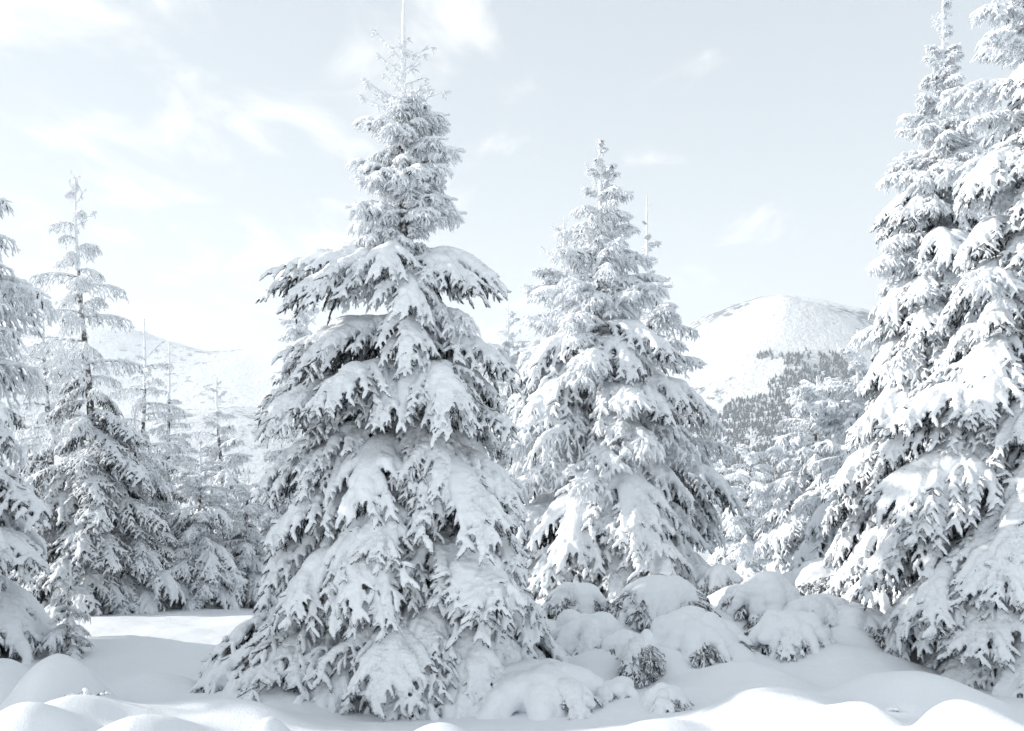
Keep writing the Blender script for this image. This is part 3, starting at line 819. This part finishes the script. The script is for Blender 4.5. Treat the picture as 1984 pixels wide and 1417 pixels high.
for py, az, L, k, tl, v in ((1000, 238, 1.45, 'heavy_long', -10, 0), (900, 205, 1.4, 'heavy_long', -6, 1), (860, 190, 1.45, 'heavy_long', 0, 2), (790, 196, 1.35, 'heavy_long', 8, 0),
                            (1040, 215, 1.5, 'heavy_long', -8, 1), (1100, 232, 1.45, 'heavy_long', -10, 0), (1130, 255, 1.3, 'heavy_long', -14, 2), (1180, 222, 1.4, 'heavy_long', -8, 3),
                            (740, 225, 1.1, 'heavy_long', -4, 0), (760, 250, 1.0, 'heavy_long', -10, 1), (960, 180, 1.5, 'heavy_long', -4, 3), (1060, 190, 1.4, 'heavy_long', -10, 2)):
    R2.bough(ZR(py), az, L * 0.9, k, tl, 0, v, 1.1)
# sapling
spruce('tiny spruce sapling with bare candle tip in front of the shaded left spruces', 135, 9.3, 1085, [(1270, 62), (1200, 52), (1150, 36), (1110, 18), (1085, 4)], 51, False, 1262, 'thin', gap=0.09, per=4, r0=0.02, name='spruce_sapling')

# ---------------------------------------------------------------- snow-buried bushes
def bush(label, px, top, hw, bottom, d, seed, dark=0.5, name='buried_bush', tall=1.0):
    rng = np.random.default_rng(seed)
    p = at(px, bottom, d); x, y = p.x, p.y
    w = hw / F * d * 1.08; ht = (bottom - top) / F * d * 1.12
    p.z -= ht * 0.12
    root = empty(name, (x, y, p.z), label, 'bush', 'snow-buried bushes among the spruces')
    C, R = [(0, 0.05 * w, ht * 0.50), (rng.uniform(-.25, .25) * w, 0, ht * 0.70)], [(w * 0.80, w * 0.72, ht * 0.40), (w * 0.5, w * 0.5, ht * 0.30)]
    for i in range(5):       # heaped lumps on top
        a = rng.uniform(0, 6.28); rr = w * rng.uniform(0.15, 0.5); r = w * rng.uniform(0.22, 0.4)
        C.append((math.cos(a) * rr, math.sin(a) * rr, ht * rng.uniform(0.55, 0.82) )); R.append((r, r, min(r, ht * 0.3)))
    nl = int(6 + w * 14)
    a0 = rng.uniform(0, 6.28)
    opening = []
    for i in range(nl):
        a = a0 + i / nl * 6.28 + rng.normal(0, 0.22); rr = w * rng.uniform(0.75, 1.1)
        front = math.sin(a) < 0.35
        dn = rng.uniform(0.30, 0.95) if front else 0.85
        wl = rng.uniform(0.15, 0.34) * w
        for q in range(8):     # drooping lobes reaching out and down
            u = q / 7
            r = wl * (1.05 - 0.45 * u)
            C.append((math.cos(a) * rr * (0.30 + 0.70 * u ** 0.8), math.sin(a) * rr * (0.30 + 0.70 * u ** 0.8), ht * (0.72 - dn * u ** 1.8) + rng.normal(0, 0.01)))
            R.append((r, r, r * 0.85))
    sn = blob_mesh('snow_cap', C, R, max(0.011, w * 0.028), 6, [M_SNOW], grain=0.0012)
    link('snow_cap', sn, root)
    # drooping boughs whose tips show under the rim, mostly on the side towards the viewer
    nb = int(8 + 12 * dark)
    for i in range(nb):
        a = rng.uniform(-195, 15) if i % 5 else rng.uniform(15, 165)
        p_ = PR['dwarf'][int(rng.integers(0, 3))]
        k = w * rng.uniform(1.02, 1.38) / p_.L
        M = (Matrix.Translation((0, 0, ht * rng.uniform(0.42, 0.80))) @ Matrix.Rotation(math.radians(a), 4, 'Z') @ Matrix.Rotation(math.radians(rng.uniform(-8, 10)), 4, 'Y')
             @ Matrix.Diagonal((k, 0.5 * k + 0.5, 0.5 * k + 0.4, 1)))
        o = link('bough', p_.twig, root); o.matrix_local = M
        if rng.random() < 0.35: link('snow_load', p_.snow, o)

bush('broad rounded snow-capped bush at the right foot of the tallest spruce', 1045, 1288, 125, 1385, 7.3, 61, 0.6)
bush('snow-capped bush with ragged twig fringe behind the broad rounded bush', 1140, 1188, 80, 1275, 8.7, 62, 0.8)
bush('small drooping snow-capped bush right of the ragged-fringed bush', 1208, 1218, 55, 1292, 8.3, 63, 0.6)
bush('narrow upright snow-draped bush like a hooded post in the middle of the hollow', 1245, 1215, 34, 1330, 7.9, 64, 0.9)
bush('wide lumpy snow-capped bush right of the hooded bush', 1345, 1190, 105, 1275, 8.5, 65, 0.6)
bush('small snow-capped bush at the base of the pointed spruce', 1118, 1128, 60, 1185, 10.0, 66, 0.7)
bush('large bush with dark bare flank and slanting snow cap before the pointed spruce', 1280, 1112, 85, 1205, 9.6, 67, 1.0)
bush('little sunlit snow-capped bush under the right skirt of the pointed spruce', 1348, 1098, 40, 1140, 12.0, 68, 0.5)
bush('sunlit cone of snow over a bush right of the pointed spruce', 1395, 1092, 36, 1145, 11.6, 69, 0.4)
bush('tall steep snow hump with a small curled twig at its shoulder', 1490, 1105, 75, 1205, 9.7, 70, 0.5)
bush('low snow-capped bush with dark twigs left of the huge right spruce', 1590, 1150, 75, 1230, 9.3, 71, 1.0)
bush('smooth snow-covered bush in shade in front of the steep hump', 1530, 1184, 75, 1250, 8.6, 72, 0.4)
bush('sunlit snow-covered bush below the right-hand group', 1620, 1090, 85, 1150, 11.4, 73, 0.4)
bush('small snow-capped bush with twigs fanning left at the front of the hollow', 1290, 1326, 48, 1385, 6.9, 74, 0.9)
bush('tiny snow cap with one dark twig in front of the hollow', 1195, 1318, 48, 1365, 7.2, 75, 0.5)
bush('snow-covered bush tucked under the left boughs of the huge right spruce', 1665, 1175, 65, 1240, 9.0, 76, 0.8)

# ---------------------------------------------------------------- sprigs poking out of the drifts
def sprig(label, px, d, seed, size=0.16):
    rng = np.random.default_rng(seed)
    x = (px - 992) / F * d
    root = empty('pine_sprig', (x, d, gz(x, d) - 0.02), label, 'sprig', 'sprigs in the drifts')
    for i in range(5):
        b = Buf(); a = rng.uniform(0, 6.28)
        D = norm(np.array([[math.cos(a) * 0.9, math.sin(a) * 0.9 - 0.3, rng.uniform(0.1, 0.9)]]))
        C = curve_pts(np.array([[rng.normal(0, size * 0.3), rng.normal(0, size * 0.2), 0.0]]), D, np.array([size * rng.uniform(0.7, 1.2)]), 7, np.array([0.5]), rng, 0.1)
        tubes(b, C, np.linspace(0.006, 0.003, 7)[None], 5, 2)
        n = 46; k = rng.integers(1, 6, n); pb = C[0, k] + (C[0, k + 1 - (k == 6)] - C[0, k]) * rng.random((n, 1))
        nd = norm(rng.normal(0, 1, (n, 3)) + D * 0.7); wd = norm(np.cross(nd, D)) * 0.0028
        V = np.stack([pb - wd, pb + wd, pb + nd * rng.uniform(0.018, 0.034, (n, 1))], 1)
        b.add(V, np.arange(n * 3).reshape(-1, 3), 1)
        m = 7; k = rng.integers(1, 7, m)
        for q in range(m):
            v, f = ICO2; r = rng.uniform(0.008, 0.016); b.add(v * (r * 1.2, r * 1.2, r * 0.8) + C[0, k[q]] + (0, 0, r * 0.4), f, 0)
        link('twig', b.mesh('twig', [M_SNOW, M_NEEDLE, M_BARK]), root)
sprig('frosted sprig on the right flank of the pointed drift at lower left', 176, 6.35, 81, 0.20)
sprig('frosted sprig beside the small round drift at bottom left of centre', 556, 5.70, 82, 0.18)
sprig('tiny sprig in the dip between the left drifts', 345, 6.95, 83, 0.13)
sprig('sprig poking from the smooth slope left of the huge right spruce', 1692, 6.7, 84, 0.17)

# ---------------------------------------------------------------- air
import bmesh
def box(name, lo, hi):
    bm = bmesh.new(); bmesh.ops.create_cube(bm, size=1)
    for v in bm.verts:
        v.co = Vector((lo[i] + (v.co[i] + 0.5) * (hi[i] - lo[i]) for i in range(3)))
    me = bpy.data.meshes.new(name); bm.to_mesh(me); bm.free(); return me
m = bpy.data.materials.new('cold_haze'); m.use_nodes = True
t = m.node_tree; t.nodes.clear()
o_ = t.nodes.new('ShaderNodeOutputMaterial'); v_ = t.nodes.new('ShaderNodeVolumePrincipled')
v_.inputs['Color'].default_value = (0.90, 0.95, 1.0, 1); v_.inputs['Density'].default_value = 0.00012; v_.inputs['Anisotropy'].default_value = 0.15
t.links.new(v_.outputs[0], o_.inputs['Volume'])
hz = box('haze', (-9000, -1000, -640), (9000, 9800, 740)); hz.materials.append(m)
link('haze', hz, kind='stuff', label='pale cold haze softening the far mountain and ridge', category='haze')
